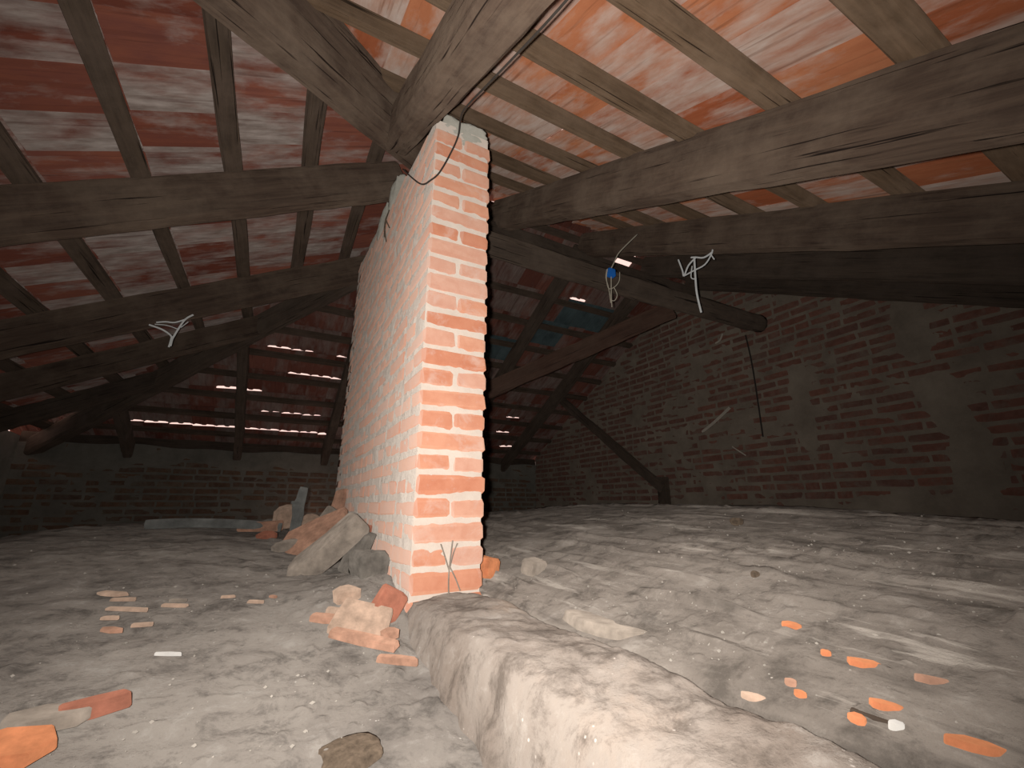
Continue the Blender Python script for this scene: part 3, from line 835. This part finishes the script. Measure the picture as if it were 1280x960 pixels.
# grey stub standing in the rubble
sb = bpy.data.objects.new('pipe_stub', None); COL.objects.link(sb); sb.location = (0.175, 3.20, -0.17)
bpy.context.view_layer.update()
pth = [Vector((0.0, 0.0, -0.03)), Vector((0.0, 0, 0.04)), Vector((0.006, 0, 0.10)), Vector((0.0, 0, 0.16)), Vector((0.012, 0, 0.20)), Vector((0.018, 0, 0.25)), Vector((0.022, 0, 0.275))]
b_ = tube('body', pth, 0.03, 'metal', sb, 12, [0.034, 0.032, 0.034, 0.037, 0.030, 0.028, 0.024])
c_ = tube('collar', [Vector((-0.004, 0, 0.165)), Vector((-0.002, 0, 0.185))], 0.041, 'metal', sb, 12)
tag(sb, 'grey dented pipe stub standing upright in the rubble', 'pipe')
pp_ = [(-0.62, 3.40, -0.118), (-0.45, 3.40, -0.112), (-0.25, 3.40, -0.118), (-0.08, 3.39, -0.130), (0.10, 3.36, -0.150)]
tube('grey_pipe', smooth_path(pp_), 0.028, 'metal', None, 12); tag(COL.objects[-1], 'long grey-green pipe lying on the far crest of the left floor', 'pipe')
ring = bpy.data.objects.new('clay_pipe_end', None)
pr = [Vector((0.385 - 0.10 * t, 2.86 - 0.12 * t, -0.115 - 0.01 * t)) for t in (0, 0.4, 0.8, 1.0)]
tube('clay_pipe', pr, 0.045, 'pale_clay', None, 14); tag(COL.objects[-1], 'round clay pipe end poking out of the rubble by the wall', 'pipe', GP)

# fragments near the foot of the pier, on the left floor
GF = 'fragments at the foot of the pier'
slab('tile_piece', (0.285, 1.43, -0.325), (0.16, 0.115, 0.03), 21, 'pale_clay', (math.radians(35), math.radians(12), math.radians(-32)), 0, 'flat peach tile piece tilted up at the foot of the pier', 'tile', GF)
slab('tile_sliver', (0.19, 1.47, -0.318), (0.085, 0.03, 0.016), 22, 'terracotta', (0.2, 0.1, -0.5), 0, 'short rounded orange sliver left of the peach tile piece', 'tile', GF)
slab('tile_sliver', (0.235, 1.50, -0.312), (0.10, 0.02, 0.016), 23, 'pale_clay', (0.2, 0.1, -0.75), 0, 'thin tan sliver just behind the peach tile piece', 'tile', GF)
slab('tile_sliver', (0.275, 1.345, -0.352), (0.21, 0.032, 0.02), 24, 'terracotta', (0.3, 0.1, -0.78), 0, 'long orange sliver lying before the peach tile piece', 'tile', GF)
slab('tile_sliver', (0.345, 1.245, -0.385), (0.11, 0.022, 0.016), 25, 'terracotta', (0.2, 0.05, -0.62), 0, 'thin brown-orange sliver nearest the ledge', 'tile', GF)
o = lump('stone', (0.265, 1.60, -0.285), (0.09, 0.06, 0.055), 26, 'pale_clay', 0.3, sub=2); tag(o, 'small tan stone behind the peach tile piece', 'stone', GF)
o = lump('stone', (0.345, 1.345, -0.35), (0.05, 0.045, 0.035), 27, 'terracotta', 0.3, sub=2); tag(o, 'small pinkish lump right of the peach tile piece', 'stone', GF)
slab('tile_piece', (0.365, 1.47, -0.30), (0.10, 0.05, 0.09), 28, 'redclay', (0.2, 0.5, 0.3), 0, 'brownish brick wedge against the corner of the pier', 'brick', GF)
# scattered slivers further left
GS = 'clay slivers scattered on the left floor'
fr = [(-0.303, 1.68, 0.125, 0.022, 'pale_clay', 'longest pale clay sliver on the left floor', 0.05),
      (-0.200, 1.70, 0.075, 0.022, 'pale_clay', 'pale clay sliver right of the longest one', 0.1),
      (-0.375, 1.83, 0.13, 0.05, 'pale_clay', 'broad flat clay flake behind the longest sliver', 0.0),
      (-0.335, 1.77, 0.07, 0.02, 'pale_clay', 'small clay sliver between the broad flake and the longest sliver', 0.3),
      (-0.325, 1.615, 0.045, 0.018, 'pale_clay', 'tiny clay chip just before the longest sliver', 0.2),
      (-0.300, 1.53, 0.085, 0.035, 'terracotta', 'angular orange flake nearest on the left floor', -0.2),
      (-0.245, 1.555, 0.05, 0.02, 'pale_clay', 'faint tan chip right of the nearest orange flake', 0.5),
      (0.008, 1.70, 0.055, 0.018, 'pale_clay', 'small peach sliver in the middle of the left floor', 0.1),
      (-0.073, 1.77, 0.045, 0.014, 'pale_clay', 'thin peach chip left of the middle sliver', 0.6),
      (0.055, 1.73, 0.03, 0.014, 'terracotta', 'tiny orange chip right of the middle sliver', -0.4),
      (-0.156, 1.367, 0.065, 0.008, 'white', 'thin white splinter on the near left floor', 0.1),
      (-0.20, 1.745, 0.05, 0.016, 'stone', 'brownish chip behind the pair of pale slivers', 0.2)]
for i, (x, y, a, b, m, lab, rz) in enumerate(fr):
    slab('clay_sliver', (x, y, fz(x, y) + 0.010), (a * 0.92, b * 0.8, 0.007), 40 + i, m, (0.12, 0.05, -YAW + rz), 6 if i in (2, 5) else 0, lab, 'fragment', GS)
slab('broken_tile', (-0.30, 1.045, -0.355), (0.13, 0.085, 0.02), 60, 'orange', (0.25, 0.1, 0.1), 7, 'bright orange tile piece at the bottom left corner', 'tile')
slab('stone_slab', (-0.285, 1.135, -0.352), (0.13, 0.08, 0.022), 61, 'stone', (0.05, 0.05, 0.1), 7, 'grey crust behind the bright orange corner tile', 'stone')
slab('tile_sliver', (-0.225, 1.15, -0.350), (0.10, 0.022, 0.03), 62, 'redclay', (0.3, -0.1, 0.05), 0, 'dull red tile edge sticking out of the screed', 'tile')
lump('mud_patch', (0.19, 0.955, -0.437), (0.10, 0.10, 0.022), 63, 'dung', 0.3, amp=0.5); tag(COL.objects[-1], 'dark dried mud clump on the floor at the bottom of the view', 'mud')

# right of the ledge
o = slab('loose_brick', (0.775, 1.66, -0.235), (0.11, 0.12, 0.075), 70, 'orange', (0.1, 0.15, 0.5), 0, 'cut orange brick end lying right behind the pier foot', 'brick')
slab('stone_block', (0.895, 1.47, -0.225), (0.085, 0.075, 0.055), 71, 'stone', (0.1, 0.1, 0.3), 0, 'small grey mortar block right of the cut orange brick', 'stone')
slab('plaster_slab', (0.775, 0.93, -0.290), (0.13, 0.32, 0.028), 72, 'stone', (0.03, 0.06, 0.22), 7, 'flat pale plaster slab lying along the right side of the ledge', 'plaster')
slab('plaster_piece', (0.87, 2.0, -0.235), (0.05, 0.04, 0.03), 73, 'white', (0.1, 0.3, 0.3), 5, 'white plaster crumb behind the pier on the right', 'plaster')
GO = 'orange clay chips on the right floor'
ch = [(0.944, 0.573, 0.045, 0.030, 'small orange clay chip, farthest on the right floor', 'orange'),
      (0.882, 0.424, 0.060, 0.030, 'pointed oval orange chip, largest in the middle of the right floor', 'orange'),
      (0.881, 0.482, 0.022, 0.018, 'tiny reddish chip left of the pointed oval one', 'orange'),
      (0.794, 0.368, 0.052, 0.024, 'long oval orange chip nearer the ledge', 'orange'),
      (0.888, 0.345, 0.052, 0.018, 'faint dusty orange chip towards the right edge', 'terracotta'),
      (0.749, 0.383, 0.026, 0.024, 'squarish orange chip beside the dark splinter', 'orange'),
      (0.775, 0.485, 0.024, 0.018, 'pale orange chip close to the ledge, upper of a pair', 'terracotta'),
      (0.757, 0.462, 0.024, 0.018, 'small orange chip close to the ledge, lower of a pair', 'orange'),
      (0.777, 0.270, 0.075, 0.030, 'long orange shard at the bottom right corner', 'orange'),
      (0.715, 0.512, 0.045, 0.020, 'tan chip stuck on the edge of the ledge crack', 'pale_clay')]
for i, (x, y, a, b, lab, m) in enumerate(ch):
    slab('clay_chip', (x, y, fz(x, y, 'R') + 0.009), (a * 0.88, b * 0.85, 0.009), 80 + i, m, (0.1, 0.1, -YAW - 0.35), 7, lab, 'fragment', GO)
slab('plaster_piece', (0.766, 0.345, -0.283), (0.026, 0.018, 0.012), 95, 'white', (0.1, 0.1, -0.5), 6, 'white plaster chip below the long oval orange chip', 'plaster')
slab('splinter', (0.765, 0.372, -0.282), (0.05, 0.006, 0.006), 96, 'wood_d', (0, 0.1, -1.35), 0, 'dark wood splinter beside the squarish orange chip', 'splinter')
lump('pebble', (1.68, 1.176, -0.07), (0.05, 0.035, 0.03), 97, 'dung', 0, sub=2); tag(COL.objects[-1], 'black pebble near the crest of the right floor', 'stone')
lump('pebble', (1.149, 0.772, -0.178), (0.022, 0.02, 0.016), 98, 'dung', 0, sub=2); tag(COL.objects[-1], 'small black pebble in the middle of the right floor', 'stone')

# crumbs nobody could count
r = random.Random(99); vs = []; fs = []
base_v = [(1, 0, 0), (-1, 0, 0), (0, 1, 0), (0, -1, 0), (0, 0, 1), (0, 0, -1)]
base_f = [(0, 2, 4), (2, 1, 4), (1, 3, 4), (3, 0, 4), (2, 0, 5), (1, 2, 5), (3, 1, 5), (0, 3, 5)]
for i in range(1500):
    if i % 2:
        x = r.uniform(-1.6, 0.40); y = 0.45 + abs(r.gauss(0, 1.1)); z = fz(x, y)
    else:
        x = 0.73 + abs(r.gauss(0, 0.6)); y = 0.15 + abs(r.gauss(0, 1.0)); z = fz(x, y, 'R')
    if x > 2.6 or y > 3.4 or (x > .38 and x < .72 and y > 1.4): continue
    s = 0.0013 + 0.0034 * r.random() ** 4
    n = len(vs)
    for v in base_v:
        vs.append((x + v[0] * s * r.uniform(.6, 1.5), y + v[1] * s * r.uniform(.6, 1.5), z + 0.004 + v[2] * s * r.uniform(.5, 1)))
    fs += [[a + n for a in f] for f in base_f]
o = link('crumbs', mesh('crumbs', vs, fs), M['crumb']); tag(o, 'tiny plaster crumbs scattered over the dusty floors', 'debris', kind='stuff')

# ------------------------------------------------------------------ cable, connector, cobwebs
cab = [(0.462, 0.30, 1.03), (0.468, 0.62, 1.16), (0.470, 1.00, 1.345), (0.475, 1.25, 1.475), (0.52, 1.42, 1.60), (0.525, 1.455, 1.55), (0.50, 1.468, 1.46), (0.455, 1.468, 1.34), (0.426, 1.49, 1.305), (0.424, 1.62, 1.38), (0.42, 1.80, 1.55), (0.41, 1.98, 1.74)]
tube('cable', smooth_path(cab), 0.0035, 'cable'); tag(COL.objects[-1], 'thin black cable hanging from the rafter down over the pier top', 'cable')
cn = bpy.data.objects.new('wire_connector', None); COL.objects.link(cn); cn.location = (1.955, 2.10, 1.60)
bpy.context.view_layer.update()
bmx = bmesh.new(); bmesh.ops.create_cube(bmx, size=1.0)
for v in bmx.verts: v.co = Vector((v.co.x * 0.062, v.co.y * 0.045, v.co.z * 0.062))
bmesh.ops.bevel(bmx, geom=list(bmx.edges), offset=0.008, segments=2, affect='EDGES')
me = bpy.data.meshes.new('block'); bmx.to_mesh(me); bmx.free(); me.materials.append(M['blue'])
link('block', me, None, cn)
tube('wire', smooth_path([(0.0, 0, 0.03), (0.04, 0, 0.10), (0.12, 0.02, 0.22), (0.30, 0.0, 0.42)]), 0.004, 'wire', cn)
tube('wire', smooth_path([(0, 0, -0.03), (-0.005, 0, -0.10), (-0.012, 0, -0.20), (-0.012, 0, -0.27)]), 0.0035, 'wire', cn)
tube('wire', smooth_path([(-0.035, 0, 0.02), (-0.05, 0, -0.05), (-0.03, 0, -0.13), (-0.02, 0, -0.24)]), 0.003, 'wire', cn)
tube('wire', smooth_path([(0.085, 0, 0.03), (0.075, 0, -0.04), (0.03, 0, -0.10), (-0.03, 0, -0.13), (-0.045, 0, -0.05), (-0.03, 0, 0.025)]), 0.003, 'wire', cn)
tube('wire', smooth_path([(0.02, 0, -0.11), (0.045, 0, -0.16), (0.02, 0, -0.21), (-0.012, 0, -0.22)]), 0.003, 'wire', cn)
tag(cn, 'blue wire connector with looped cream wires hanging below the rafters', 'connector')

def web(name, label, strands, mat='web', loc=(0, 0, 0)):
    e = bpy.data.objects.new(name, None); COL.objects.link(e); e.location = loc
    bpy.context.view_layer.update()
    L0 = Vector(loc)
    for pts, rr in strands:
        P = [Vector(p) - L0 for p in pts]
        P = smooth_path(P, 4) if len(P) > 2 else P
        tube('strand', P, rr, mat, e, 6)
    tag(e, label, 'cobweb')
web('cobweb', 'white hanging cobweb strands under the grey-brown rafter', [
    ([(2.45, 1.909, 1.75), (2.45, 1.885, 1.65), (2.45, 1.877, 1.60), (2.45, 1.83, 1.66), (2.45, 1.761, 1.69)], 0.006),
    ([(2.45, 1.80, 1.71), (2.45, 1.761, 1.69), (2.45, 1.70, 1.655), (2.45, 1.63, 1.66)], 0.006),
    ([(2.45, 1.877, 1.60), (2.45, 1.79, 1.60), (2.45, 1.70, 1.60), (2.45, 1.64, 1.65), (2.45, 1.62, 1.70)], 0.005),
    ([(2.45, 1.65, 1.66), (2.45, 1.625, 1.60)], 0.004),
    ([(2.45, 1.775, 1.69), (2.45, 1.785, 1.55), (2.45, 1.79, 1.42), (2.45, 1.775, 1.27)], 0.007),
    ([(2.45, 1.80, 1.64), (2.45, 1.82, 1.56), (2.45, 1.785, 1.53)], 0.004)], 'web', (2.45, 1.77, 1.70))
web('cobweb', 'white three-pointed cobweb hanging below the far left rafter', [
    ([(-0.875, 3.62, 1.19), (-0.80, 3.62, 1.17), (-0.745, 3.62, 1.135), (-0.735, 3.62, 1.10)], 0.006),
    ([(-0.645, 3.62, 1.315), (-0.685, 3.62, 1.27), (-0.715, 3.62, 1.18), (-0.735, 3.62, 1.10), (-0.742, 3.62, 1.05)], 0.006),
    ([(-0.84, 3.62, 1.215), (-0.79, 3.62, 1.23), (-0.74, 3.62, 1.235), (-0.685, 3.62, 1.27)], 0.005),
    ([(-0.70, 3.62, 1.205), (-0.665, 3.62, 1.255)], 0.003),
    ([(-0.845, 3.62, 1.20), (-0.78, 3.62, 1.205), (-0.715, 3.62, 1.19)], 0.003),
    ([(-0.735, 3.62, 1.13), (-0.737, 3.62, 1.06)], 0.009)], 'web', (-0.74, 3.62, 1.24))
web('dust_thread', 'long dusty thread hanging from the log down the gable wall', [([(4.06, 2.47, 1.66), (4.07, 2.455, 1.3), (4.07, 2.46, 0.62)], 0.008)], 'cable', (4.06, 2.47, 1.66))
web('dust_thread', 'small curled white thread below the round log end', [([(4.04, 2.80, 1.68), (4.03, 2.74, 1.69), (4.03, 2.70, 1.75)], 0.009)], 'webd', (4.04, 2.74, 1.68))
web('dust_thread', 'pale slanting cobweb smear on the gable brickwork', [([(4.07, 3.12, 0.76), (4.07, 2.96, 0.84), (4.07, 2.76, 0.96)], 0.014)], 'webd', (4.07, 2.96, 0.84))
web('dust_thread', 'short pale thread low on the gable brickwork', [([(4.07, 2.79, 0.56), (4.07, 2.66, 0.46)], 0.006)], 'webd', (4.07, 2.72, 0.51))

# dry stems caught on the brickwork
web('dry_stems', 'dry weed stems sticking up at the foot of the pier', [
    ([(0.565, 1.475, -0.29), (0.562, 1.472, -0.22), (0.572, 1.474, -0.12)], 0.0022),
    ([(0.565, 1.475, -0.22), (0.545, 1.470, -0.17), (0.530, 1.474, -0.13)], 0.0020),
    ([(0.563, 1.474, -0.20), (0.585, 1.470, -0.24), (0.605, 1.474, -0.28)], 0.0022),
    ([(0.565, 1.475, -0.21), (0.575, 1.470, -0.16), (0.590, 1.474, -0.13)], 0.0018)], 'stone', (0.565, 1.475, -0.29))
web('dry_stems', 'dry twigs caught on the left face near the top of the pier wall', [
    ([(0.425, 2.30, 1.58), (0.415, 2.36, 1.66), (0.420, 2.42, 1.72)], 0.0035),
    ([(0.425, 2.44, 1.60), (0.410, 2.38, 1.66), (0.415, 2.30, 1.70)], 0.003),
    ([(0.425, 2.36, 1.52), (0.412, 2.37, 1.60), (0.418, 2.39, 1.68)], 0.003)], 'dung', (0.42, 2.37, 1.64))
for o_ in COL.objects:
    if o_.name.startswith('dry_stems'): o_['category'] = 'twig'
    if o_.name.startswith('dust_thread'): o_['category'] = 'thread'
